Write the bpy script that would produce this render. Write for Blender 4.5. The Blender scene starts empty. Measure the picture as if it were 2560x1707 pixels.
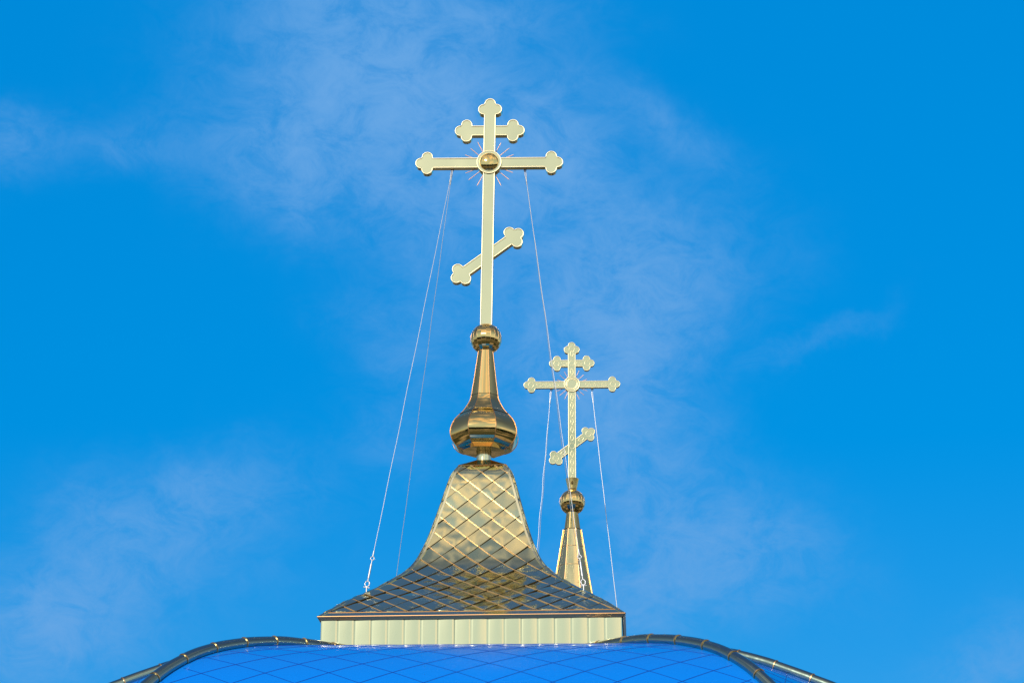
import bpy, math, random
from mathutils import Vector, Matrix, noise
from mathutils.geometry import tessellate_polygon
R = math.radians
random.seed(7)
scene = bpy.context.scene
COL = scene.collection

# ------------------------------------------------------------ camera, world, sun
cam_d = bpy.data.cameras.new('camera')
cam = bpy.data.objects.new('camera', cam_d); COL.objects.link(cam)
cam.location = (0.37, -28.28, 1.7)
cam.rotation_euler = (R(90 + 19.5), 0, 0)
cam_d.sensor_width = 36; cam_d.lens = 36 * 6000 / 2560
cam_d.clip_end = 5000
scene.camera = cam

SUN_EL = R(25.5); SUN_AZ = R(180 + 22.4)      # azimuth clockwise from +Y
sun_dir = Vector((math.sin(SUN_AZ) * math.cos(SUN_EL), math.cos(SUN_AZ) * math.cos(SUN_EL), math.sin(SUN_EL)))
sd = bpy.data.lights.new('sun', 'SUN'); sd.energy = 3.6; sd.angle = R(0.6); sd.color = (1, .90, .74)
so = bpy.data.objects.new('sun', sd); COL.objects.link(so)
so.rotation_euler = sun_dir.to_track_quat('Z', 'Y').to_euler()

w = bpy.data.worlds.new('World'); scene.world = w; w.use_nodes = True
nt = w.node_tree; nt.nodes.clear()
def N(t, **k):
    n = nt.nodes.new(t)
    for a, b in k.items(): setattr(n, a, b)
    return n
def L(a, b): nt.links.new(a, b)
def M(op, a, b=None, c=None, clamp=False):
    n = N('ShaderNodeMath', operation=op); n.use_clamp = clamp
    for i, v in enumerate((a, b, c)):
        if v is None: continue
        if isinstance(v, (int, float)): n.inputs[i].default_value = v
        else: L(v, n.inputs[i])
    return n.outputs[0]
sky = N('ShaderNodeTexSky', sky_type='NISHITA'); sky.sun_disc = False
sky.sun_elevation = SUN_EL; sky.sun_rotation = SUN_AZ
sky.air_density = 1.0; sky.dust_density = .6; sky.ozone_density = 2.0
hs = N('ShaderNodeHueSaturation'); hs.inputs['Saturation'].default_value = 1.62; hs.inputs['Hue'].default_value = .487
hs.inputs['Value'].default_value = 1.6
L(sky.outputs[0], hs.inputs['Color'])
hm = N('ShaderNodeHueSaturation'); hm.inputs['Saturation'].default_value = .85; hm.inputs['Value'].default_value = 1.0
L(sky.outputs[0], hm.inputs['Color'])
tc = N('ShaderNodeTexCoord')
sep = N('ShaderNodeSeparateXYZ'); L(tc.outputs['Generated'], sep.inputs[0])
dx, dy, dz = sep.outputs
ysafe = M('MAXIMUM', dy, .05)
U = M('DIVIDE', dx, ysafe); V = M('DIVIDE', dz, ysafe)
# domain warp so that the cloud banks have ragged outlines
nz = N('ShaderNodeTexNoise'); nz.inputs['Scale'].default_value = 9; nz.inputs['Detail'].default_value = 6; nz.inputs['Roughness'].default_value = .58
L(tc.outputs['Generated'], nz.inputs['Vector'])
s2 = N('ShaderNodeSeparateXYZ'); L(nz.outputs['Color'], s2.inputs[0])
U2 = M('MULTIPLY_ADD', M('SUBTRACT', s2.outputs[0], .5), .11, U)
V2 = M('MULTIPLY_ADD', M('SUBTRACT', s2.outputs[1], .5), .10, V)
p_ = R(19.5)
def dirpx(X, Y):           # a direction in the sky, as (x/y, z/y)
    d = Vector((X - 1280, 6000 * math.cos(p_) - (853.5 - Y) * math.sin(p_), 6000 * math.sin(p_) + (853.5 - Y) * math.cos(p_)))
    return d.x / d.y, d.z / d.y
BL = [  # cx, cy, rx, ry, angle, strength : cloud banks by bearing
    (900, 170, 330, 250, -12, .85), (1060, 340, 380, 180, 14, .5), (1330, 430, 170, 170, 30, .4), (780, 420, 230, 120, 20, .5),
    (1280, 560, 380, 220, 40, .58), (1560, 820, 230, 320, 35, .95), (1650, 1080, 170, 230, 0, .5),
    (30, 350, 120, 90, 10, .62), (330, 320, 180, 90, -8, .26), (1080, 230, 260, 170, 10, .5), (1180, 40, 260, 90, 0, .35),
    (230, 1480, 420, 190, -20, .55), (480, 1330, 240, 130, 10, .34), (60, 1600, 300, 160, 0, .55),
    (1780, 1330, 260, 150, 8, .66), (1580, 1480, 330, 130, 0, .52), (2480, 1640, 240, 110, -18, .42),
    (1640, 300, 180, 70, 28, .34), (1000, 850, 200, 160, 0, .25), (2080, 850, 190, 28, -32, .15), (960, 1130, 160, 120, 0, .22)]
tot = None
for (cx, cy, rx, ry, an, st) in BL:
    u0, v0 = dirpx(cx, cy); u1, _ = dirpx(cx + rx, cy); _, v1 = dirpx(cx, cy - ry)
    ru, rv = abs(u1 - u0), abs(v1 - v0); ca, sa = math.cos(R(-an)), math.sin(R(-an))
    du = M('SUBTRACT', U2, u0); dv = M('SUBTRACT', V2, v0)
    a = M('MULTIPLY_ADD', du, ca / ru, M('MULTIPLY', dv, sa / ru))
    b = M('MULTIPLY_ADD', du, -sa / rv, M('MULTIPLY', dv, ca / rv))
    q = M('ADD', M('MULTIPLY', a, a), M('MULTIPLY', b, b))
    g = M('MULTIPLY', M('EXPONENT', M('MULTIPLY', q, -1.3)), st)
    tot = g if tot is None else M('ADD', tot, g)
fwd = M('GREATER_THAN', dy, .1)
tot = M('MULTIPLY', tot, fwd)
# streaky fine structure
mp = N('ShaderNodeMapping'); mp.inputs['Rotation'].default_value = (0, R(-28), 0); mp.inputs['Scale'].default_value = (15, 15, 22)
L(tc.outputs['Generated'], mp.inputs[0])
nf = N('ShaderNodeTexNoise'); nf.inputs['Scale'].default_value = 3.0; nf.inputs['Detail'].default_value = 9; nf.inputs['Roughness'].default_value = .72; nf.inputs['Distortion'].default_value = .5
L(mp.outputs[0], nf.inputs['Vector'])
fine = M('MULTIPLY_ADD', M('SUBTRACT', nf.outputs[0], .5), 4.6, .95)
front = M('MULTIPLY', tot, M('SMOOTH_MAX', fine, .3, .5))
front = M('SUBTRACT', 1.0, M('EXPONENT', M('MULTIPLY', M('MAXIMUM', front, 0), -1.05)))
# clouds over the rest of the sky (they show in the mirror-like cladding)
nb = N('ShaderNodeTexNoise'); nb.inputs['Scale'].default_value = 3.2; nb.inputs['Detail'].default_value = 7; nb.inputs['Roughness'].default_value = .55
L(tc.outputs['Generated'], nb.inputs['Vector'])
back = M('MULTIPLY', M('SUBTRACT', nb.outputs[0], .50), 5.0, clamp=True)
bm_ = M('MULTIPLY', M('SUBTRACT', .15, dy), 2.5, clamp=True)
back = M('MULTIPLY', back, bm_)
# milky air low in the sunward half of the sky
low = M('MULTIPLY', M('MULTIPLY', M('SUBTRACT', 1.08, dz), 1.25, clamp=True), M('MULTIPLY', M('SUBTRACT', .10, dy), 1.6, clamp=True))
# deep blue ahead, greyer sides; unseen sky toned to colour the gold's reflections
mixd = N('ShaderNodeMix', data_type='RGBA'); mixd.inputs['Factor'].default_value = .80
L(hs.outputs[0], mixd.inputs['A']); mixd.inputs['B'].default_value = (.0, 2.55, 7.35, 1)
deep = N('ShaderNodeMapRange', interpolation_type='SMOOTHSTEP'); L(dy, deep.inputs[0]); deep.inputs[1].default_value = .55; deep.inputs[2].default_value = .84
mixs = N('ShaderNodeMix', data_type='RGBA'); L(deep.outputs[0], mixs.inputs['Factor']); over = N('ShaderNodeMapRange', interpolation_type='SMOOTHSTEP'); L(dz, over.inputs[0]); over.inputs[1].default_value = .60; over.inputs[2].default_value = .84
ovf = M('MULTIPLY', over.outputs[0], M('MULTIPLY', M('ADD', dy, .15), 3, clamp=True))
mixo = N('ShaderNodeMix', data_type='RGBA'); L(ovf, mixo.inputs['Factor']); L(hm.outputs[0], mixo.inputs['A']); mixo.inputs['B'].default_value = (.66, 1.45, 3.6, 1)
L(mixo.outputs['Result'], mixs.inputs['A']); L(mixd.outputs['Result'], mixs.inputs['B'])
mixf = N('ShaderNodeMix', data_type='RGBA')
L(M('MULTIPLY', front, 1.12, clamp=True), mixf.inputs['Factor']); L(mixs.outputs['Result'], mixf.inputs['A']); mixf.inputs['B'].default_value = (1.35, 3.85, 7.8, 1)
mixl = N('ShaderNodeMix', data_type='RGBA'); L(M('POWER', low, 1.3), mixl.inputs['Factor']); L(mixf.outputs['Result'], mixl.inputs['A']); mixl.inputs['B'].default_value = (5.9, 7.6, 8.1, 1)
# unseen broken bank of warm cloud, added high sunward for its patches in the tiles
nw = N('ShaderNodeTexNoise'); nw.inputs['Scale'].default_value = 6.5; nw.inputs['Detail'].default_value = 2; L(tc.outputs['Generated'], nw.inputs['Vector'])
qz = M('DIVIDE', M('SUBTRACT', dz, .70), .16); qx = M('DIVIDE', dx, .35)
wg = M('EXPONENT', M('MULTIPLY', M('ADD', M('MULTIPLY', qz, qz), M('MULTIPLY', qx, qx)), -1))
wf = M('MULTIPLY', M('MULTIPLY', M('MULTIPLY', M('SUBTRACT', nw.outputs[0], .47), 11, clamp=True), wg), M('LESS_THAN', dy, 0))
mixw = N('ShaderNodeMix', data_type='RGBA'); L(wf, mixw.inputs['Factor']); L(mixl.outputs['Result'], mixw.inputs['A']); mixw.inputs['B'].default_value = (18.5, 12.5, 7.0, 1)
mixb = N('ShaderNodeMix', data_type='RGBA'); L(M('MULTIPLY', back, .8), mixb.inputs['Factor']); L(mixw.outputs['Result'], mixb.inputs['A']); mixb.inputs['B'].default_value = (13, 11.5, 9.6, 1)
bg = N('ShaderNodeBackground'); bg.inputs['Strength'].default_value = .1
L(mixb.outputs['Result'], bg.inputs['Color'])
wo = N('ShaderNodeOutputWorld'); L(bg.outputs[0], wo.inputs[0])

scene.view_settings.view_transform = 'Standard'; scene.view_settings.look = 'None'
scene.view_settings.exposure = 0; scene.view_settings.gamma = 1
scene.render.engine = 'CYCLES'
scene.cycles.max_bounces = 10; scene.cycles.glossy_bounces = 8

# ------------------------------------------------------------ materials
MATS = {}
def mat(name, color, rough=.3, metal=0., bump=0., bscale=3., bdetail=2., coat=0., spec=.5, rvar=0., cvar=0.):
    m = bpy.data.materials.new(name); m.use_nodes = True; t = m.node_tree
    b = t.nodes['Principled BSDF']
    b.inputs['Base Color'].default_value = (*color, 1); b.inputs['Roughness'].default_value = rough
    b.inputs['Metallic'].default_value = metal; b.inputs['Coat Weight'].default_value = coat; b.inputs['Coat Roughness'].default_value = .04
    b.inputs['Specular IOR Level'].default_value = spec
    g = t.nodes.new('ShaderNodeNewGeometry')
    def nse(sc, det):
        n = t.nodes.new('ShaderNodeTexNoise'); n.inputs['Scale'].default_value = sc; n.inputs['Detail'].default_value = det
        t.links.new(g.outputs['Position'], n.inputs['Vector']); return n
    if bump:
        n = nse(bscale, bdetail); bp = t.nodes.new('ShaderNodeBump'); bp.inputs['Strength'].default_value = 1; bp.inputs['Distance'].default_value = bump
        t.links.new(n.outputs[0], bp.inputs['Height']); t.links.new(bp.outputs[0], b.inputs['Normal'])
    if rvar:
        n = nse(14, 6); mr = t.nodes.new('ShaderNodeMapRange'); mr.inputs[3].default_value = rough; mr.inputs[4].default_value = rough + rvar
        mr.inputs[1].default_value = .45; mr.inputs[2].default_value = .75
        t.links.new(n.outputs[0], mr.inputs[0]); t.links.new(mr.outputs[0], b.inputs['Roughness'])
    if cvar:
        n = nse(5, 5); mx = t.nodes.new('ShaderNodeMix'); mx.data_type = 'RGBA'
        mx.inputs['A'].default_value = (*[c * (1 - cvar) for c in color], 1); mx.inputs['B'].default_value = (*[min(1, c * (1 + cvar)) for c in color], 1)
        t.links.new(n.outputs[0], mx.inputs['Factor']); t.links.new(mx.outputs['Result'], b.inputs['Base Color'])
    MATS[name] = m; return m
G = (.86, .76, .46)
mat('cross_gold', G, .12, 1, bump=.008, bscale=1.7, bdetail=1)
mat('cross_rim', (.90, .82, .55), .42, 1)
mat('gold_tile', (.74, .74, .46), .12, 1, bump=.0016, bscale=4, bdetail=1)
mat('gold_seam', (.80, .50, .24), .34, 1)
mat('rib_copper', (.62, .34, .15), .38, 1)
mat('gold_spire', (.88, .74, .40), .12, 1, bump=.0008, bscale=4)
mat('gold_warm', (.84, .52, .22), .14, 1)
mat('gold_satin', (.84, .68, .30), .34, 1)
mat('gold_panel', (.84, .78, .50), .13, 1, bump=.0006, bscale=3, bdetail=1)
mat('gold_onion', (.84, .61, .25), .07, 1, bump=.0010, bscale=5, bdetail=1)
mat('gold_trim', (.70, .68, .48), .24, 1, bump=.0012, bscale=6)
mat('copper_rod', (.72, .44, .32), .42, 1)
mat('dark_seam', (.10, .07, .03), .45, 1)
mat('steel', (.62, .64, .70), .42, 1)
mat('blue_metal', (.0, .185, .76), .25, 0, bump=.0012, bscale=2.5, bdetail=1, coat=.06, rvar=.06, spec=.35)
mat('blue_seam', (.0, .05, .38), .35, 0)
mat('tube_metal', (.30, .39, .35), .16, 1, bump=.0015, bscale=5, rvar=.08)
mat('plaster', (.78, .76, .70), .8, 0, bump=.003, bscale=20, cvar=.05)
mat('ground', (.085, .085, .06), .9, 0)
_t = MATS['ground'].node_tree; _b = _t.nodes['Principled BSDF']
_g = _t.nodes.new('ShaderNodeNewGeometry'); _n = _t.nodes.new('ShaderNodeTexNoise'); _n.inputs['Scale'].default_value = .11; _n.inputs['Detail'].default_value = 4
_r = _t.nodes.new('ShaderNodeValToRGB'); _r.color_ramp.elements[0].position = .53; _r.color_ramp.elements[0].color = (.035, .045, .018, 1)
_r.color_ramp.elements[1].position = .60; _r.color_ramp.elements[1].color = (.46, .36, .25, 1)
_t.links.new(_g.outputs['Position'], _n.inputs['Vector']); _t.links.new(_n.outputs[0], _r.inputs[0]); _t.links.new(_r.outputs[0], _b.inputs['Base Color'])
mat('leaf_mass', (.03, .045, .015), .8, 0, cvar=.4)

# ------------------------------------------------------------ helpers
class MB:
    def __init__(s): s.v = []; s.f = []; s.sh = []; s.mi = []; s.sharp = []
    def add(s, vs, fs, smooth=False, mi=0):
        o = len(s.v); s.v += [Vector(x) for x in vs]
        for f in fs: s.f.append(tuple(i + o for i in f)); s.sh.append(smooth); s.mi.append(mi)
        return o
    def build(s, name, mats, parent=None, xf=None):
        me = bpy.data.meshes.new(name)
        me.from_pydata([(xf @ v if xf else v) for v in s.v], [], s.f)
        if not isinstance(mats, (list, tuple)): mats = [mats]
        for m in mats: me.materials.append(MATS[m])
        me.polygons.foreach_set('use_smooth', s.sh); me.polygons.foreach_set('material_index', s.mi)
        if s.sharp:
            S = {tuple(sorted(e)) for e in s.sharp}
            at = me.attributes.new('sharp_edge', 'BOOLEAN', 'EDGE')
            for e in me.edges:
                if tuple(sorted(e.vertices)) in S: at.data[e.index].value = True
        me.validate(); me.update()
        o = bpy.data.objects.new(name, me); COL.objects.link(o)
        if parent: o.parent = parent
        return o
def thing(name, label, cat, loc=(0, 0, 0), rot=(0, 0, 0), group=None):
    o = bpy.data.objects.new(name, None); COL.objects.link(o); o.empty_display_size = .2
    o.location = loc; o.rotation_euler = rot; o['label'] = label; o['category'] = cat
    if group: o['group'] = group
    return o
def tube(mb, pts, r, n=8, closed=False, mi=0, cap=True, up=None):
    pts = [Vector(p) for p in pts]; m = len(pts); rings = []
    for i, p in enumerate(pts):
        a = pts[(i - 1) % m] if (closed or i > 0) else p; b = pts[(i + 1) % m] if (closed or i < m - 1) else p
        t = (b - a).normalized(); ref = up or (Vector((0, 0, 1)) if abs(t.z) < .9 else Vector((0, 1, 0)))
        x = t.cross(ref).normalized(); y = x.cross(t)
        rr = r[i] if isinstance(r, (list, tuple)) else r
        rings.append([p + (x * math.cos(2 * math.pi * k / n) + y * math.sin(2 * math.pi * k / n)) * rr for k in range(n)])
    vs = [v for q in rings for v in q]; fs = []
    for i in range(m if closed else m - 1):
        j = (i + 1) % m
        for k in range(n): l = (k + 1) % n; fs.append((i * n + k, i * n + l, j * n + l, j * n + k))
    mb.add(vs, fs, True, mi)
    if cap and not closed:
        mb.add(rings[0], [tuple(range(n))], False, mi); mb.add(rings[-1], [tuple(range(n))[::-1]], False, mi)
def lathe(mb, prof, n, phase=0., smooth_round=False, mi=0, pillow=0.):
    """prof = [(radius, z)]; meridian edges stay sharp unless smooth_round"""
    vs = []; fs = []; n0 = n; sub = 8 if pillow else 1; n = n0 * sub
    for (r, z) in prof:
        for k in range(n):
            k0, f = divmod(k, sub); f /= sub
            a = phase + 2 * math.pi * k0 / n0; b = a + 2 * math.pi / n0
            x = r * (math.sin(a) * (1 - f) + math.sin(b) * f); y = -r * (math.cos(a) * (1 - f) + math.cos(b) * f)
            c = (a + b) / 2; bl = 4 * f * (1 - f) * pillow * 2 * r * math.sin(math.pi / n0)
            vs.append((x + math.sin(c) * bl, y - math.cos(c) * bl, z))
    m = len(prof)
    o = len(mb.v)
    for i in range(m - 1):
        for k in range(n): l = (k + 1) % n; fs.append((i * n + k, i * n + l, (i + 1) * n + l, (i + 1) * n + k))
    mb.add(vs, fs, True, mi)
    for i in range(1, m - 1):          # a fold in the profile stays crisp
        a1 = math.atan2(prof[i][1] - prof[i - 1][1], prof[i][0] - prof[i - 1][0]); a2 = math.atan2(prof[i + 1][1] - prof[i][1], prof[i + 1][0] - prof[i][0])
        if abs((a2 - a1 + math.pi) % (2 * math.pi) - math.pi) > R(24):
            for k in range(n): mb.sharp.append((o + i * n + k, o + i * n + (k + 1) % n))
    if not smooth_round:
        for i in range(m - 1):
            for k in range(0, n, sub): mb.sharp.append((o + i * n + k, o + (i + 1) * n + k))
def box(mb, c, s, mi=0):
    x, y, z = [q / 2 for q in s]
    vs = [(c[0] + a * x, c[1] + b * y, c[2] + d * z) for a in (-1, 1) for b in (-1, 1) for d in (-1, 1)]
    mb.add(vs, [(0, 1, 3, 2), (4, 6, 7, 5), (0, 4, 5, 1), (2, 3, 7, 6), (0, 2, 6, 4), (1, 5, 7, 3)], False, mi)
def interp(P, t):
    """monotone cubic through P=[(t, v)]"""
    n = len(P)
    if t <= P[0][0]: i = 0
    elif t >= P[-1][0]: i = n - 2
    else:
        i = 0
        while P[i + 1][0] < t: i += 1
    def sl(j): return (P[j + 1][1] - P[j][1]) / (P[j + 1][0] - P[j][0])
    def tg(j):
        if j == 0: return sl(0)
        if j == n - 1: return sl(n - 2)
        a, b = sl(j - 1), sl(j)
        return 0 if a * b <= 0 else 2 * a * b / (a + b)
    h = P[i + 1][0] - P[i][0]; u = (t - P[i][0]) / h
    a, b = P[i][1], P[i + 1][1]; ta, tb = tg(i) * h, tg(i + 1) * h
    if u < 0 or u > 1: return a + sl(i) * h * u
    return (2*u**3 - 3*u**2 + 1) * a + (u**3 - 2*u**2 + u) * ta + (-2*u**3 + 3*u**2) * b + (u**3 - u**2) * tb

# ------------------------------------------------------------ ground
mb = MB()
n = 40
def gp(i, j):
    f = lambda k: math.copysign(abs(k / n * 2 - 1) ** 2.2, k / n * 2 - 1) * 2500
    return Vector((f(i), f(j), 0))
mb.add([gp(i, j) for i in range(n + 1) for j in range(n + 1)], [(i * (n + 1) + j, (i + 1) * (n + 1) + j, (i + 1) * (n + 1) + j + 1, i * (n + 1) + j + 1) for i in range(n) for j in range(n)])
g = mb.build('ground', 'ground'); g['kind'] = 'structure'

# woodland on the near side of the church, mirrored in the gilding
mb = MB(); rw = random.Random(3)
for k in range(170):
    a = R(95 + 170 * rw.random()); d = rw.uniform(85, 130); rr = rw.uniform(4, 8); hz = rw.uniform(4, 9)
    cx, cy = math.sin(a) * d, math.cos(a) * d; vs = []; o_ = rw.random() * 50
    for i in range(7):
        for j in range(10):
            th = math.pi * i / 6; ph_ = 2 * math.pi * j / 10
            q = Vector((math.sin(th) * math.cos(ph_), math.sin(th) * math.sin(ph_), math.cos(th)))
            f = 1 + .45 * noise.noise(q * 2.3 + Vector((o_, 0, 0)))
            vs.append((cx + q.x * rr * f, cy + q.y * rr * f, max(0, hz + q.z * rr * 1.1 * f)))
    mb.add(vs, [(i * 10 + j, i * 10 + (j + 1) % 10, (i + 1) * 10 + (j + 1) % 10, (i + 1) * 10 + j) for i in range(6) for j in range(10)])
wd = mb.build('woodland', 'leaf_mass'); wd['kind'] = 'stuff'; wd['label'] = 'dark green woodland around the near side of the church'; wd['category'] = 'woodland'

# ------------------------------------------------------------ church body with blue faceted roof
DC = Vector((-.10, 0, 0)); DYAW = R(-1.5)
church = thing('church_building', 'church with a faceted bright blue metal roof and rounded grey-gold ridge tubes', 'church', (DC.x, 0, 0), (0, 0, DYAW))
H1 = [(.5, 7.50), (1.8, 7.42), (2.6, 7.375), (3.1, 7.335), (3.6, 7.25), (4.0, 7.15), (4.4, 7.01), (4.8, 6.80), (5.1, 6.58), (5.6, 6.10), (6.0, 5.5), (6.25, 4.8)]
H2 = [(.5, 7.66), (2.4, 7.56), (3.2, 7.45), (3.6, 7.325), (3.9, 7.20), (4.2, 7.065), (4.5, 6.92), (4.9, 6.66), (5.4, 6.20), (5.8, 5.6), (6.0, 4.8)]
AZ = [(R(38), H1), (R(68), H2), (R(112), H2), (R(142), H1), (R(218), H1), (R(248), H2), (R(292), H2), (R(322), H1)]
NT = 90
def hippt(k, t):           # t 0..1 from crown to eave
    az, H = AZ[k]
    r = H[0][0] + (H[-1][0] - H[0][0]) * (1 - (1 - t) ** 1.25 if True else t)
    return Vector((math.sin(az) * r, -math.cos(az) * r, interp(H, r)))
for k in range(8):
    a, b = (k - 1) % 8, k
    mb = MB(); NA = 10; vs = []
    for i in range(NT + 1):
        p, q = hippt(a, i / NT), hippt(b, i / NT)
        for j in range(NA + 1): vs.append(p.lerp(q, j / NA))
    fs = [(i * (NA + 1) + j, (i + 1) * (NA + 1) + j, (i + 1) * (NA + 1) + j + 1, i * (NA + 1) + j + 1) for i in range(NT) for j in range(NA)]
    mb.add(vs, fs, True)
    pan = mb.build('roof_panel', 'blue_metal', church)
    # folded diagonal seams of the diamond cladding
    sm = MB()
    mids = [hippt(a, i / NT).lerp(hippt(b, i / NT), .5) for i in range(NT + 1)]
    arc = [0.]
    for i in range(NT): arc.append(arc[-1] + (mids[i + 1] - mids[i]).length)
    def facept(x, s):
        s = max(0, min(arc[-1], s)); i = 0
        while i < NT - 1 and arc[i + 1] < s: i += 1
        u = (s - arc[i]) / (arc[i + 1] - arc[i])
        p = hippt(a, i / NT).lerp(hippt(a, (i + 1) / NT), u); q = hippt(b, i / NT).lerp(hippt(b, (i + 1) / NT), u)
        wd = (q - p).length
        nn = (hippt(b, i / NT) - hippt(a, i / NT)).cross(hippt(a, (i + 1) / NT) - hippt(a, i / NT)).normalized()
        if nn.z < 0: nn = -nn
        return p.lerp(q, .5 + x / wd), wd / 2, nn
    DW, DH = .66, .40
    for fam in (1, -1):
        for m_ in range(-20, 44):
            run = []
            for q_ in range(0, 200):
                s = arc[-1] * q_ / 199
                x = fam * (m_ - s / DH) * DW
                x = fam * ((m_ * DH - s) / DH) * DW if True else x
                P, hw, nn = facept(x, s)
                if abs(x) < hw - .03 and s > .6: run.append((P, nn))
                elif run:
                    break
            if len(run) > 2:
                vs = []; 
                for (P, nn) in run: 
                    vs.append(P)
                t_ = None
                o_v = []; 
                for i, (P, nn) in enumerate(run):
                    d = (run[min(i + 1, len(run) - 1)][0] - run[max(i - 1, 0)][0]).normalized(); sd_ = d.cross(nn).normalized() * (.0048 if fam == 1 else .003)
                    o_v += [P - sd_ + nn * .0005, P - sd_ * .6 + nn * .0035, P + sd_ * .6 + nn * .0035, P + sd_ + nn * .0005]
                fs = []
                for i in range(len(run) - 1):
                    for c in range(3): fs.append((i * 4 + c, i * 4 + c + 1, (i + 1) * 4 + c + 1, (i + 1) * 4 + c))
                sm.add(o_v, fs)
    if sm.v: sm.build('seam', 'blue_seam', pan)
for k in range(8):
    # ridge tube: short tapered lengths, each collar slipping over the next
    pts = [hippt(k, i / 300) for i in range(301)]
    arc = [0.]
    for i in range(300): arc.append(arc[-1] + (pts[i + 1] - pts[i]).length)
    def at(s):
        s = max(0, min(arc[-1] - 1e-4, s)); lo = 0
        for i in range(300):
            if arc[i + 1] >= s: lo = i; break
        return pts[lo].lerp(pts[lo + 1], (s - arc[lo]) / (arc[lo + 1] - arc[lo]))
    mb = MB(); s = 1.0; LS = .46
    off = Vector((0, 0, .040))
    while s < arc[-1] - .1:
        e = min(s + LS, arc[-1])
        tube(mb, [at(s + (e - s) * j / 5) + off for j in range(6)], [.060 + .005 * j / 5 for j in range(6)], 20)
        d = (at(e) - at(e - .01)).normalized()
        tube(mb, [at(e) + off - d * .006, at(e) + off + d * .006], .0685, 20, mi=1)
        s = e
    mb.build('ridge_tube', ['tube_metal', 'gold_seam'], church)
# walls, eave, windows below the frame
mb = MB()
ev = [hippt(k, 1) for k in range(8)]
inn = [Vector((v.x * .93, v.y * .93, 0)) for v in ev]
vs = [Vector((v.x, v.y, 0)) for v in inn] + [Vector((v.x, v.y, 4.75)) for v in inn]
mb.add(vs, [(k, (k + 1) % 8, 8 + (k + 1) % 8, 8 + k) for k in range(8)])
mb.build('wall', 'plaster', church)
mb = MB()
e2 = [Vector((v.x, v.y, 4.8)) for v in ev] + [Vector((v.x * .93, v.y * .93, 4.75)) for v in ev] 
mb.add(e2, [(k, (k + 1) % 8, 8 + (k + 1) % 8, 8 + k) for k in range(8)])
mb.build('eave', 'gold_trim', church)

# ------------------------------------------------------------ tented turret
YAW = R(-3.0)
turret = thing('tented_turret', 'square golden turret with concave diamond-tiled roof, standing on the blue church roof', 'turret', (-.005, 0, 7.2), (0, 0, YAW))
Z0 = 7.2
LEAN = .0139
TP = [(.288, 10.018), (.359, 9.902), (.48, 9.484), (.577, 9.141), (.663, 8.888), (.741, 8.717), (.854, 8.559), (.959, 8.46), (1.055, 8.375), (1.254, 8.222), (1.466, 8.063), (1.741, 7.832)]
fine_p = []
P_ = [(-z, s) for s, z in TP]
NZ = 120
z_list = [TP[0][1] - (TP[0][1] - TP[-1][1]) * (i / NZ) for i in range(NZ + 1)]
prof = [(interp(P_, -z), z) for z in z_list]
ARC = [0.]
for i in range(NZ): ARC.append(ARC[-1] + math.hypot(prof[i + 1][0] - prof[i][0], prof[i + 1][1] - prof[i][1]))
def tp(b):
    b = max(0, min(ARC[-1], b)); lo = 0; hi = NZ
    while hi - lo > 1:
        m = (lo + hi) // 2
        if ARC[m] <= b: lo = m
        else: hi = m
    u = (b - ARC[lo]) / (ARC[hi] - ARC[lo])
    s = prof[lo][0] * (1 - u) + prof[hi][0] * u; z = prof[lo][1] * (1 - u) + prof[hi][1] * u
    l2, h2 = max(0, lo - 2), min(NZ, hi + 2)
    ds, dzz = prof[h2][0] - prof[l2][0], prof[h2][1] - prof[l2][1]
    ln = math.hypot(ds, dzz)
    return s, z, -dzz / ln, ds / ln      # radius, height, outward and upward parts of the normal
def lean(v):                              # the tent stands a touch out of plumb
    return Vector((v.x + (v.z - 7.8) * LEAN, v.y, v.z - Z0))
def tface(q, a, b, h=0.):
    s, z, no, nu = tp(b)
    a = max(-s, min(s, a))
    x, y, zz = a, -(s + no * h), z + nu * h
    c, sn = [(1, 0), (0, 1), (-1, 0), (0, -1)][q]
    return lean(Vector((x * c - y * sn, x * sn + y * c, zz)))
TW, TH = .292, .262
BOT = ARC[-1] - .09
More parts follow.
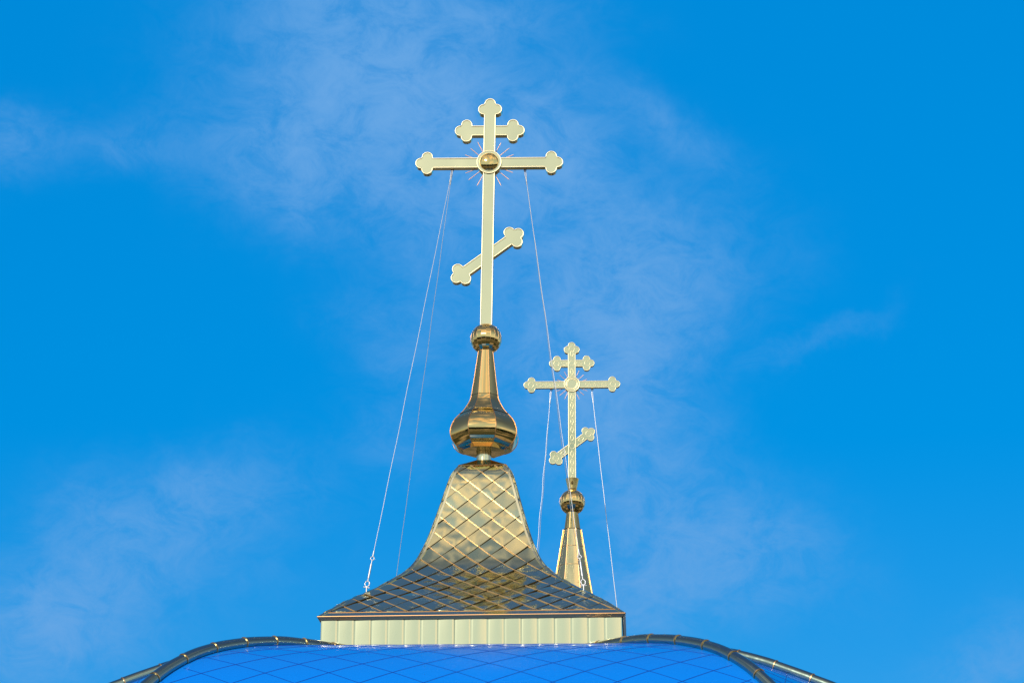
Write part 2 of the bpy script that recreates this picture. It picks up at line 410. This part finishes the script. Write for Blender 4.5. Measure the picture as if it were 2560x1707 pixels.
for q in range(4):
    mb = MB(); rows = int(ARC[-1] / TH * 2) + 3; K = 6
    for r_ in range(-1, rows):
        for c_ in range(-14, 15):
            if (r_ + c_) % 2: continue
            ca, cb = c_ * TW / 2, r_ * TH / 2
            tn, tm = random.gauss(0, .0075), random.gauss(0, .0060); pil = random.uniform(.001, .0042) * (1 if cb < ARC[-1] * .55 else 2.3)
            gs = .0007 if cb < ARC[-1] * .55 else .0024; g1, g2 = random.gauss(0, gs), random.gauss(0, gs)
            vs = []; ok = 0
            for i in range(K + 1):
                for j in range(K + 1):
                    u, v = i / K, j / K
                    a = ca + (u - v) * TW / 2; b = cb + (u + v - 1) * TH / 2
                    bb = max(0, min(BOT, b)); s = tp(bb)[0]
                    if abs(a) < s and b == bb: ok += 1
                    lipu = (u + v - 1)
                    h = .004 + pil * 16 * u * (1 - u) * v * (1 - v) + tn * (u - v) * .5 + tm * lipu * .5 + .003 * lipu + g1 * math.sin(6.28 * u) * math.sin(3.14 * v) + g2 * math.sin(3.14 * u) * math.sin(6.28 * v)
                    vs.append(tface(q, a, bb, h))
            if ok < 3: continue
            mb.add(vs, [(i * (K + 1) + j, (i + 1) * (K + 1) + j, (i + 1) * (K + 1) + j + 1, i * (K + 1) + j + 1) for i in range(K) for j in range(K)], True)
    fac = mb.build('tile_facet', 'gold_tile', turret)
    mb = MB()
    for fam in (1, -1):
        for m_ in range(-16, 40):
            run = []
            for k in range(0, 260):
                b = BOT * k / 259
                a = fam * (b / TH - m_ + .5) * TW
                s = tp(b)[0]
                if abs(a) <= s - .02: run.append((a, b))
                elif run: break
            if len(run) < 3: continue
            step = max(1, len(run) // 24); rr = run[::step] + ([run[-1]] if (len(run) - 1) % step else [])
            wdt = (.0040 if fam == 1 else .0040); hh = (.010 if fam == 1 else .009)
            vs = []
            for (a, b) in rr:
                da, db = fam * TW, TH; ln = math.hypot(da, db); pa, pb = -db / ln * wdt, da / ln * wdt
                vs += [tface(q, a - pa, b - pb, .001), tface(q, a - pa * .6, b - pb * .6, hh), tface(q, a + pa * .6, b + pb * .6, hh), tface(q, a + pa, b + pb, .001)]
            fs = []
            for i in range(len(rr) - 1):
                for c in range(3): fs.append((i * 4 + c, i * 4 + c + 1, (i + 1) * 4 + c + 1, (i + 1) * 4 + c))
            mb.add(vs, fs, True, 0 if fam == 1 else 1)  # falling seams gold, rising ones dark: their shadow gap is put into the colour
    mb.build('seam', ['gold_seam', 'dark_seam'], fac)
    # eave strip under the tiles, with a fold above and a lip below
    mb = MB()
    s0 = tp(BOT)[0]; s1 = tp(ARC[-1])[0]
    n_ = 24
    vs = []
    for i in range(n_ + 1):
        t = i / n_ * 2 - 1
        vs += [tface(q, t * s0, BOT, .010), tface(q, t * s0, BOT + .006, .010), tface(q, t * s0, BOT + .008, .006), tface(q, t * s1, ARC[-1], .006), tface(q, t * s1, ARC[-1], .006) + Vector((0, 0, -.006)), tface(q, t * s1 * .98, ARC[-1], -.04) + Vector((0, 0, -.008))]
    fs = []
    for i in range(n_):
        for c in range(5): fs.append((i * 6 + c, i * 6 + c + 1, (i + 1) * 6 + c + 1, (i + 1) * 6 + c))
    for i in range(n_):
        for c in range(5):
            pass
    mb.add(vs, fs)
    for i, f in enumerate(mb.f): mb.mi[i] = 1 if (i % 5) in (0, 1, 3, 4) else 0
    mb.build('eave_strip', ['gold_tile', 'rib_copper'], turret)
# hip trims
for q in range(4):
    mb = MB(); c, sn = [(1, 0), (0, 1), (-1, 0), (0, -1)][q]
    vs = []; kn = [0] + [min(range(NZ + 1), key=lambda i: abs(prof[i][1] - z)) for s, z in TP[1:-1]] + [NZ]
    kn = sorted(set(kn + list(range(0, NZ, 5))))
    W = .052; CH = .026
    for i in kn:
        s, z, no, nu = tp(ARC[i])
        for (x, y, h) in ((s - W, -s, .002), (s - W, -s, .012), (s - CH, -s, .0122), (s, -s + CH, .0122), (s, -s + W, .012), (s, -s + W, .002)):
            # h lifts along the face normals
            if y <= -s: X, Y = x, y - no * h
            elif x >= s: X, Y = x + no * h, y
            else: X, Y = x + no * h * .9, y - no * h * .9
            Zz = z + nu * h
            vs.append(lean(Vector((X * c - Y * sn, X * sn + Y * c, Zz))))
    fs = []
    for i in range(len(kn) - 1):
        for k in range(5): fs.append((i * 6 + k, i * 6 + k + 1, (i + 1) * 6 + k + 1, (i + 1) * 6 + k))
    mb.add(vs, fs)
    mb.build('hip_trim', 'gold_trim', turret)
# cap above the tiles
mb = MB()
cs = .293
pr = [(cs, 10.018), (cs + .003, 10.018), (cs - .001, 10.026), (.20, 10.078), (.09, 10.145)]
for i in range(len(pr) - 1):
    for q in range(4):
        c, sn = [(1, 0), (0, 1), (-1, 0), (0, -1)][q]
        vs = []
        for (s, z) in (pr[i], pr[i + 1]):
            for x in (-s, s): vs.append(lean(Vector((x * c + s * sn, x * sn - s * c, z))))
        mb.add(vs, [(0, 1, 3, 2)])
mb.build('cap', 'gold_warm', turret)
# panelled band
HB = 1.70; NP = 18
for q in range(4):
    mb = MB(); c, sn = [(1, 0), (0, 1), (-1, 0), (0, -1)][q]
    zt, zb = 7.815, 7.0
    for k in range(NP):
        x0 = -HB + 2 * HB * k / NP; x1 = x0 + 2 * HB / NP
        tilt = random.gauss(.0014, .0022); bul = random.uniform(.0006, .0026); tz = random.gauss(0, .003); dint = random.uniform(0, .0016)
        vs = []; J = 14; I = 8
        for i in range(I + 1):
            for j in range(J + 1):
                u, v = j / J, i / I
                y = -HB - .004 - bul * 4 * u * (1 - u) - tilt * (u - .5) - tz * (v - .5) - dint * math.exp(-((v - .9) / .12) ** 2) * math.sin(3.1 * u)
                y += .0035 * (j == J or j == 0)
                X, Y = x0 + (x1 - x0) * u, y
                vs.append(Vector((X * c - Y * sn, X * sn + Y * c, zb + (zt - zb) * v - Z0)))
        mb.add(vs, [(i * (J + 1) + j, i * (J + 1) + j + 1, (i + 1) * (J + 1) + j + 1, (i + 1) * (J + 1) + j) for i in range(I) for j in range(J)], True)
    mb.build('band_panel', 'gold_panel', turret)

# ------------------------------------------------------------ onion finial with tall neck and ball
spire = thing('onion_finial', 'golden eight-sided onion with tapering neck and ball, on top of the tiled turret', 'onion dome', (.021, 0, 10.03), (0, R(.81), YAW))
ZB = 10.05
OP = [(.10, 10.292), (.2708, 10.293), (.3478, 10.332), (.4019, 10.390), (.4305, 10.446), (.4416, 10.51), (.4298, 10.577), (.3937, 10.66), (.3466, 10.719), (.2791, 10.793), (.2318, 10.865), (.1939, 10.936), (.1763, 11.005), (.1371, 11.277), (.0937, 11.611), (.088, 11.66)]
def chain(P, n):                      # Catmull-Rom through the profile
    out = []
    for i in range(len(P) - 1):
        a = P[max(0, i - 1)]; b = P[i]; c = P[i + 1]; d = P[min(len(P) - 1, i + 2)]
        for k in range(n):
            t = k / n
            out.append(tuple(.5 * (2*b[m] + (c[m]-a[m])*t + (2*a[m]-5*b[m]+4*c[m]-d[m])*t*t + (3*b[m]-a[m]-3*c[m]+d[m])*t**3) for m in (0, 1)))
    out.append(P[-1]); return out
ph = R(22.5)
sm_on = [(.10, 10.292)] + chain(OP[1:13], 5) + OP[13:]
lo = [(r, z - ZB) for r, z in sm_on if z <= 10.75]; up_ = [(r, z - ZB) for r, z in sm_on if z >= 10.74 and z <= 11.006]; ne = [(r, z - ZB) for r, z in sm_on if z >= 11.0]
mb = MB(); lathe(mb, lo, 8, ph, pillow=.022); onion = mb.build('onion', 'gold_onion', spire)
mb = MB(); lathe(mb, [(r + .0015, z) for r, z in up_], 8, ph, pillow=.022); mb.build('shoulder', 'gold_onion', spire)
mb = MB(); lathe(mb, [(r + .003, z) for r, z in ne], 8, ph, pillow=.040); mb.build('tapered_neck', 'gold_onion', spire)
for zz in (10.752, 11.004):
    mb = MB(); rr_ = [r for r, z in sm_on if abs(z - zz) == min(abs(z2 - zz) for _, z2 in sm_on)][0] + .004
    tube(mb, [(rr_ * math.sin(ph + k * math.pi / 4), -rr_ * math.cos(ph + k * math.pi / 4), zz - ZB) for k in range(8)], .0032, 6, closed=True)
    mb.build('joint_seam', 'dark_seam', spire)
for k in range(8):
    a = ph + k * math.pi / 4
    mb = MB(); tube(mb, [((r + .002) * math.sin(a), -(r + .002) * math.cos(a), z - ZB) for r, z in sm_on[1:]], .0045, 6)
    mb.build('rib_seam', 'rib_copper', spire)
mb = MB(); lathe(mb, [(.100, .06), (.100, .088), (.092, .096), (.092, .262)], 40, smooth_round=True); mb.build('collar', 'gold_panel', spire)
def ball(parent, zc, r, n, cut=.93):
    mb = MB(); pr_ = [(r * math.cos(t), zc + r * math.sin(t)) for t in [R(-70 + 145 * i / 30) for i in range(31)]]
    pr_ = [(.02, pr_[0][1])] + pr_ + [(.02, pr_[-1][1])]
    lathe(mb, pr_, n, R(3))
    for k in range(n):
        a = R(3) + 2 * math.pi * k / n
        tube(mb, [(q * math.sin(a), -q * math.cos(a), z) for q, z in pr_[1:-1:2]], .0016, 5, mi=1)
    o = mb.build('ball', ['gold_onion', 'gold_seam'], parent)
    return o
ball(spire, 11.765 - ZB, .195, 20)

# ------------------------------------------------------------ crosses
def sdf_rect(x, y, x0, y0, x1, y1):
    cx, cy = (x0 + x1) / 2, (y0 + y1) / 2; qx = abs(x - cx) - (x1 - x0) / 2; qy = abs(y - cy) - (y1 - y0) / 2
    return math.hypot(max(qx, 0), max(qy, 0)) + min(max(qx, qy), 0)
def bar_sdf(l0, l1, hw, D, foil0=True, foil1=True):
    tc_, sc_, lt, r = D['tip'], D['side'], D['lat'], D['r']
    def f(x, y):
        d = sdf_rect(x, y, l0 + (tc_ if foil0 else 0), -hw, l1 - (tc_ if foil1 else 0), hw)
        for on, e, sg in ((foil0, l0, 1), (foil1, l1, -1)):
            if not on: continue
            d = min(d, math.hypot(x - (e + sg * tc_), y) - r, math.hypot(x - (e + sg * sc_), y - lt) - r, math.hypot(x - (e + sg * sc_), y + lt) - r)
        return d
    return f
def contour(f, x0, x1, y0, y1, h=.006):
    nx, ny = int((x1 - x0) / h) + 2, int((y1 - y0) / h) + 2
    val = [[f(x0 + i * h, y0 + j * h) + 1e-7 for j in range(ny)] for i in range(nx)]
    seg = {}
    def ep(i, j, ax):
        a = val[i][j]; b = val[i + 1][j] if ax == 0 else val[i][j + 1]; t = a / (a - b)
        return (x0 + (i + (t if ax == 0 else 0)) * h, y0 + (j + (t if ax else 0)) * h)
    adj = {}; pos = {}
    for i in range(nx - 1):
        for j in range(ny - 1):
            e = [((i, j, 0), val[i][j], val[i + 1][j]), ((i + 1, j, 1), val[i + 1][j], val[i + 1][j + 1]), ((i, j + 1, 0), val[i][j + 1], val[i + 1][j + 1]), ((i, j, 1), val[i][j], val[i][j + 1])]
            c = [k for k, a, b in e if (a < 0) != (b < 0)]
            for m in range(0, len(c) - 1, 2):
                for k in (c[m], c[m + 1]): pos[k] = ep(*k)
                adj.setdefault(c[m], []).append(c[m + 1]); adj.setdefault(c[m + 1], []).append(c[m])
    st = next(iter(adj)); loop = [st]; prev = None; cur = st
    while True:
        nx_ = [k for k in adj[cur] if k != prev]
        if not nx_: break
        prev, cur = cur, nx_[0]
        if cur == st: break
        loop.append(cur)
    pts = [pos[k] for k in loop]
    out = []
    for p in pts:
        if not out or math.hypot(p[0] - out[-1][0], p[1] - out[-1][1]) > h * .45: out.append(p)
    ar = sum(out[i][0] * out[(i + 1) % len(out)][1] - out[(i + 1) % len(out)][0] * out[i][1] for i in range(len(out)))
    return out if ar > 0 else out[::-1]
def plate(mb, f, pts, depth, front, xf, rim=.016, rd=.007):
    """outline -> solid plate with a raised rolled rim and a slightly sunken field; local (x, y) -> xf"""
    def grad(p, e=.002):
        gx = f(p[0] + e, p[1]) - f(p[0] - e, p[1]); gy = f(p[0], p[1] + e) - f(p[0], p[1] - e); l = math.hypot(gx, gy) or 1
        return gx / l, gy / l
    gr = [grad(p) for p in pts]; n = len(pts)
    def ring(off, y): return [xf(p[0] - g[0] * off, p[1] - g[1] * off, y) for p, g in zip(pts, gr)]
    lv = [ring(0, front + depth), ring(0, front + .006), ring(.002, front + .002), ring(.006, front), ring(.010, front + .0015), ring(rim - .002, front + rd - .001), ring(rim, front + rd)]
    vs = [v for r_ in lv for v in r_]; fs = []
    for k in range(len(lv) - 1):
        for i in range(n): j = (i + 1) % n; fs.append((k * n + i, k * n + j, (k + 1) * n + j, (k + 1) * n + i))
    o = mb.add(vs, fs, False)
    base = len(mb.f) - len(fs)
    for t in range(n, len(fs)): mb.mi[base + t] = 1; mb.sh[base + t] = True
    tri = tessellate_polygon([[Vector((p[0] - g[0] * rim, p[1] - g[1] * rim, 0)) for p, g in zip(pts, gr)]])
    mb.add(lv[-1], [tuple(t) for t in tri])
    tri = tessellate_polygon([[Vector((p[0], p[1], 0)) for p in pts]])
    mb.add(lv[0], [tuple(t)[::-1] for t in tri])
def ringlet(mb, cx, cy, rx, ry, y, xf, rr=.0045, almond=False):
    pts = []
    for k in range(28):
        a = 2 * math.pi * k / 28; sx, sy = math.cos(a), math.sin(a)
        if almond: sx *= (1 - .0 * abs(sy)); sy = sy * (1 - .25 * abs(sx))
        pts.append(xf(cx + rx * sx, cy + ry * sy, y))
    tube(mb, pts, rr, 6, closed=True, mi=1, up=None)
def disc_plate(mb, r, y0, y1, zc, n=56, rim=.014, rd=.006):
    pr_ = [(r, y1), (r, y0 + .004), (r - .002, y0 + .001), (r - .006, y0), (r - .010, y0 + .002), (r - rim, y0 + rd), (0.001, y0 + rd)]
    vs = []; fs = []
    for (q, y) in pr_:
        for k in range(n): a = 2 * math.pi * k / n; vs.append((q * math.cos(a), y, zc + q * math.sin(a)))
    for i in range(len(pr_) - 1):
        for k in range(n): l = (k + 1) % n; fs.append((i * n + k, i * n + l, (i + 1) * n + l, (i + 1) * n + k))
    mb.add(vs, fs, True)
    nn = len(mb.f) - len(fs)
    for t in range(n, 5 * n): mb.mi[nn + t] = 1
    for t in range(5 * n, 6 * n): mb.sh[nn + t] = False

def make_cross(root, D, base):
    dep = D['depth']; up0, up1 = D['bottom'] - base, D['top'] - base
    mats = ['cross_gold', 'cross_rim']
    orn = D.get('ornament')
    def bar(name, l0, l1, hw, front, xf, foil0=True, foil1=True, extra=None, d=None):
        f = bar_sdf(l0, l1, hw, D, foil0, foil1)
        m = D['lat'] + D['r'] + .02
        pts = contour(f, l0 - .02, l1 + .02, -m, m)
        mb = MB(); plate(mb, f, pts, d or dep, front, xf, rim=D['rim'])
        if extra:
            for (cx, cy, rx, ry, al) in extra: ringlet(mb, cx, cy, rx, ry, front + .007, xf, rr=.0034, almond=al)
        return mb.build(name, mats, root)
    zc = D['zb'] - base
    # upright, long axis = z
    xu = lambda x, y, d: Vector((-y, d, x))
    ex = None; T = D['side']
    if orn:
        zz = lambda v: D['zb'] - base + v
        ex = [(up1 - T * .92, 0, .040, .040, False), (D['zu'] - base, 0, .036, .042, False), ((D['zu'] + D['top']) / 2 - base - .015, 0, .048, .022, True), ((D['zu'] + D['zb']) / 2 - base + .03, 0, .05, .022, True)]
        k = D['zb'] - .205
        while k > D['bottom'] + .03:
            if abs(k - D['zs']) > .075: ex.append((k - base, 0, .050, .022, True))
            k -= .1268
        ex.append((D['zs'] - base, 0, .042, .042, False))
    bar('upright', up0, up1, D['hw'], -dep / 2 - .012, xu, foil0=False, extra=ex, d=dep + .018)
    for nm, z, hl in (('upper_crossbar', D['zu'] - base, D['lu']), ('main_crossbar', zc, D['lb'])):
        xh = lambda x, y, d, z=z: Vector((x, d, z + y))
        ex = None
        if orn:
            ex = []
            for s in (-1, 1):
                ex.append((s * (hl - T * .92), 0, .040, .040, False))
                if nm == 'upper_crossbar': ex.append((s * .112, 0, .045, .022, True))
                else:
                    for c in (.245, .37, .49): ex.append((s * c, 0, .052, .022, True))
        bar(nm, -hl, hl, D['hb'], -dep / 2, xh, extra=ex)
    an = R(D['ang']); ca, sa = math.cos(an), math.sin(an); zs = D['zs'] - base
    xs = lambda x, y, d: Vector((x * ca - y * sa, d, zs + x * sa + y * ca))
    ex = None
    if orn: ex = [(s * (D['ls'] - T * .92), 0, .040, .040, False) for s in (-1, 1)] + [(s * .17, 0, .05, .022, True) for s in (-1, 1)]
    bar('slanted_bar', -D['ls'], D['ls'], D['hb'], -dep / 2 + .002, xs, extra=ex, d=dep - .004)
    mb = MB(); disc_plate(mb, D['rd'], -dep / 2 - .024, dep / 2 + .010, zc)
    if orn:
        xz = lambda x, y, d: Vector((x, d, zc + y))
        for q in (.088, .074): ringlet(mb, 0, 0, q, q, -dep / 2 - .018, xz, rr=.0055)
    disc = mb.build('centre_disc', mats, root)
    if D.get('boss'):
        mb = MB(); rb = D['boss']; n = 48; vs = []; fs = []
        y0 = -dep / 2 - .017
        prb = [(rb * math.cos(t), .050 * math.sin(t)) for t in [R(90 * i / 20) for i in range(20)]] + [(.0005, .050)]
        for (q, h) in prb:
            for k in range(n): a = 2 * math.pi * k / n; vs.append((q * math.cos(a), y0 - h, zc + q * math.sin(a)))
        for i in range(len(prb) - 1):
            for k in range(n): l = (k + 1) % n; fs.append((i * n + k, i * n + l, (i + 1) * n + l, (i + 1) * n + k))
        mb.add(vs, fs, True); mb.build('boss', 'gold_onion', root)
    for qd in range(4):
        for a0 in (22, 41, 63):
            a = R(a0 if qd in (0, 2) else 90 - a0) + qd * math.pi / 2
            if qd in (1, 3): a = math.pi / 2 * (qd + 1) - R(a0)
            ln = D['ray'] * (1 + .03 * random.uniform(-1, 1)); a += R(random.uniform(-1, 1))
            mb = MB(); tube(mb, [(D['rd'] * .9 * math.cos(a), .01, zc + D['rd'] * .9 * math.sin(a)), (ln * math.cos(a), .005, zc + ln * math.sin(a))], .0048 * D['k'], 8)
            mb.build('ray', 'copper_rod', root)
    for sx in D['eyes']:
        mb = MB(); box(mb, (sx, 0, zc - D['hb'] - .004), (.036, .05, .014)); 
        ringpts = [(sx + .014 * math.cos(t), 0, zc - D['hb'] - .024 + .016 * math.sin(t)) for t in [2 * math.pi * k / 14 for k in range(14)]]
        tube(mb, ringpts, .004, 6, closed=True); mb.build('eyelet', 'dark_seam', root)

MAIN = dict(top=15.053, zu=14.61, zb=14.161, zs=12.883, bottom=11.90, hw=.076, hb=.070, lu=.447, lb=.945, ls=.555, ang=37.6, rd=.160, boss=.124, ray=.335, depth=.085,
            tip=.068, side=.148, lat=.082, r=.073, rim=.017, k=1, eyes=(-.475, .46))
c1 = thing('orthodox_cross', 'large plain golden cross with trefoil ends and domed boss, above the onion', 'cross', (.021, 0, 10.02), (0, R(.81), YAW))
make_cross(c1, MAIN, 10.05)
SM = dict(top=13.836, zu=13.503, zb=13.166, zs=12.202, bottom=11.60, hw=.058, hb=.056, lu=.343, lb=.728, ls=.42, ang=37.6, rd=.121, ray=.247, depth=.05,
          tip=.056, side=.120, lat=.064, r=.057, rim=.011, k=.85, eyes=(-.31, .305), ornament=True)
SB = 9.0
c2 = thing('orthodox_cross', 'smaller golden cross embossed with rings and ovals, right of the large cross', 'cross', (1.252, 6, SB - .02), (0, R(.27), YAW))
make_cross(c2, SM, SB)

# ------------------------------------------------------------ small spire behind
sp2 = thing('tapered_spire', 'slender golden spire with ball and flared cup, carrying the smaller embossed cross', 'spire', (1.252, 6, SB), (0, R(.27), YAW))
mb = MB(); cp = [(.060, 11.50), (.068, 11.515), (.070, 11.53), (.098, 11.665), (.100, 11.672), (.092, 11.672), (.066, 11.53)]
lathe(mb, [(r, z - SB) for r, z in cp], 40, smooth_round=True); mb.build('cup', 'gold_satin', sp2)
mb = MB(); tube(mb, [(0, -.087, 11.575 - SB), (0, -.079, 11.62 - SB)], .017, 4); mb.build('slot', 'dark_seam', sp2)
ball(sp2, 11.317 - SB, .189, 24)
def rz(r, z): return (r, z - SB)
mb = MB(); lathe(mb, [rz(.085, 11.20), rz(.127, 10.889)], 8, ph, pillow=.035); mb.build('upper_cone', 'gold_onion', sp2)
mb = MB(); lathe(mb, [rz(.124, 10.886), rz(.138, 10.885), rz(.252, 10.224), rz(.302, 9.95), rz(.345, 9.72), rz(.345, 9.6)], 8, ph, pillow=.018); mb.build('lower_cone', 'gold_spire', sp2)
mb = MB()
tube(mb, [(.131 * math.sin(ph + k * math.pi / 4), -.131 * math.cos(ph + k * math.pi / 4), 10.893 - SB) for k in range(8)], .006, 6, closed=True); mb.build('joint_seam', 'dark_seam', sp2)
for (zz) in (10.62, 10.33, 10.04):
    rr_ = .142 + (10.884 - zz) / (10.884 - 10.224) * .110 + .003
    mb = MB(); tube(mb, [(rr_ * math.sin(ph + k * math.pi / 4), -rr_ * math.cos(ph + k * math.pi / 4), zz - SB) for k in range(8)], .003, 5, closed=True); mb.build('joint_seam', 'gold_seam', sp2)
for k in range(8):
    a = ph + k * math.pi / 4
    mb = MB(); tube(mb, [(r * math.sin(a), -r * math.cos(a), z - SB) for r, z in ((.145, 10.884), (.255, 10.224), (.305, 9.95), (.348, 9.72))], .0085, 8)
    mb.build('rib_seam', 'gold_seam', sp2)
# its footing, square with a low tented skirt
mb = MB()
for (s0, z0, s1, z1) in ((.72, 9.30, .34, 9.62), (.72, 9.30, .72, 9.26), (.70, 9.26, .70, 7.0)):
    for q in range(4):
        c, sn = [(1, 0), (0, 1), (-1, 0), (0, -1)][q]; vs = []
        for (s, z) in ((s0, z0), (s1, z1)):
            for x in (-s, s): vs.append((x * c + s * sn, x * sn - s * c, z - SB))
        mb.add(vs, [(0, 1, 3, 2)])
mb.build('footing', 'gold_trim', sp2)

# ------------------------------------------------------------ guy wires
def rotz(x, y, a): return x * math.cos(a) - y * math.sin(a), x * math.sin(a) + y * math.cos(a)
def guy(label, A, B, fit=True, r=.0034, fitlen=.40, amp=.0035):
    A, B = Vector(A), Vector(B)
    t = thing('guy_wire', label, 'wire', B, group='steel guy wires bracing the golden crosses')
    d = (A - B).normalized(); Ln = (A - B).length
    side = d.cross(Vector((0, 1, 0))).normalized()
    mb = MB(); pts = []; n = 110; st = fitlen if fit else .05
    fr = random.uniform(7, 9.5); ph_ = random.uniform(0, 6)
    for i in range(n + 1):
        s = st + (Ln - .16 - st) * i / n; u = (s - st) / (Ln - st)
        wv = amp * math.sin(ph_ + fr * 6.28 * u / 1.6) * math.sin(math.pi * u) + amp * .5 * math.sin(ph_ * 2 + 31 * u) * math.sin(math.pi * u)
        pts.append(d * s + side * wv + Vector((0, 0, -.012 * math.sin(math.pi * u))))
    tube(mb, pts, r, 6); mb.build('cable', 'steel', t)
    # doubled end with clamp at the cross
    mb = MB(); e = Ln - .16
    tube(mb, [d * e, d * (e + .05) + side * .007, d * (e + .12) + side * .008, d * (e + .15), d * (e + .12) - side * .008, d * (e + .05) - side * .007, d * e], .0045, 6)
    tube(mb, [d * (e - .045), d * (e + .012)], .0085, 8)
    mb.build('end_loop', 'steel', t)
    if fit:
        mb = MB()
        tube(mb, [d * .075, d * .13], .006, 8); tube(mb, [d * .12, d * .30], .0115, 8); tube(mb, [d * .29, d * .35], .006, 8)
        mb.build('turnbuckle', 'steel', t)
        mb = MB(); c = d * .375
        tube(mb, [c + (side * math.cos(a) + d * math.sin(a)) * .022 for a in [2 * math.pi * k / 16 for k in range(16)]], .006, 6, closed=True)
        tube(mb, [d * .40, d * .47], .0085, 8); mb.build('eye', 'steel', t)
        mb = MB(); c = d * .045
        tube(mb, [c + (side * math.cos(a) * .026 + d * math.sin(a) * .036) for a in [2 * math.pi * k / 18 for k in range(18)]], .0075, 6, closed=True)
        tube(mb, [side * -.035, side * .035], .007, 6)
        tube(mb, [Vector((0, 0, .01)), Vector((0, 0, -.09))], .008, 6)
        mb.build('shackle', 'steel', t)
    return t
def hip_anchor(sx, sy, s, z):
    x, y = rotz(sx * s, sy * s, YAW); return (x - .005 + (z - 7.8) * LEAN, y, z)
A1, A2 = (-.395, 0, 14.055), (.534, 0, 14.055)
guy('leftmost guy wire, down from the large cross to a turnbuckle on the turret', A1, hip_anchor(-1, -1, 1.25, 8.285))
guy('thin guy wire just right of the leftmost one, vanishing behind the turret', A1, hip_anchor(-1, 1, 1.25, 8.285), r=.003)
guy('guy wire from the large cross passing over the small cross to a turnbuckle', A2, hip_anchor(1, -1, 1.26, 8.27))
guy('thin guy wire of the large cross, just left of its twin over the small spire', A2, hip_anchor(1, 1, 1.25, 8.285), r=.003)
B1, B2 = (.955, 6, 13.06), (1.57, 6, 13.06)
f1 = rotz(-.66, -.66, YAW); f2 = rotz(-.66, .66, YAW); f3 = rotz(.66, -.66, YAW); f4 = rotz(.66, .66, YAW)
guy('guy wire under the left arm of the small cross, left one of that close pair', B1, (.630, 5.93, 9.40), fit=True)
guy('guy wire under the left arm of the small cross, right one of that close pair', B1, (.665, 6.6, 9.46), fit=True, r=.003)
guy('bright guy wire under the right arm of the small cross, rightmost of all wires', B2, (1.925, 5.9, 9.42), fit=False, r=.0048, amp=.002)
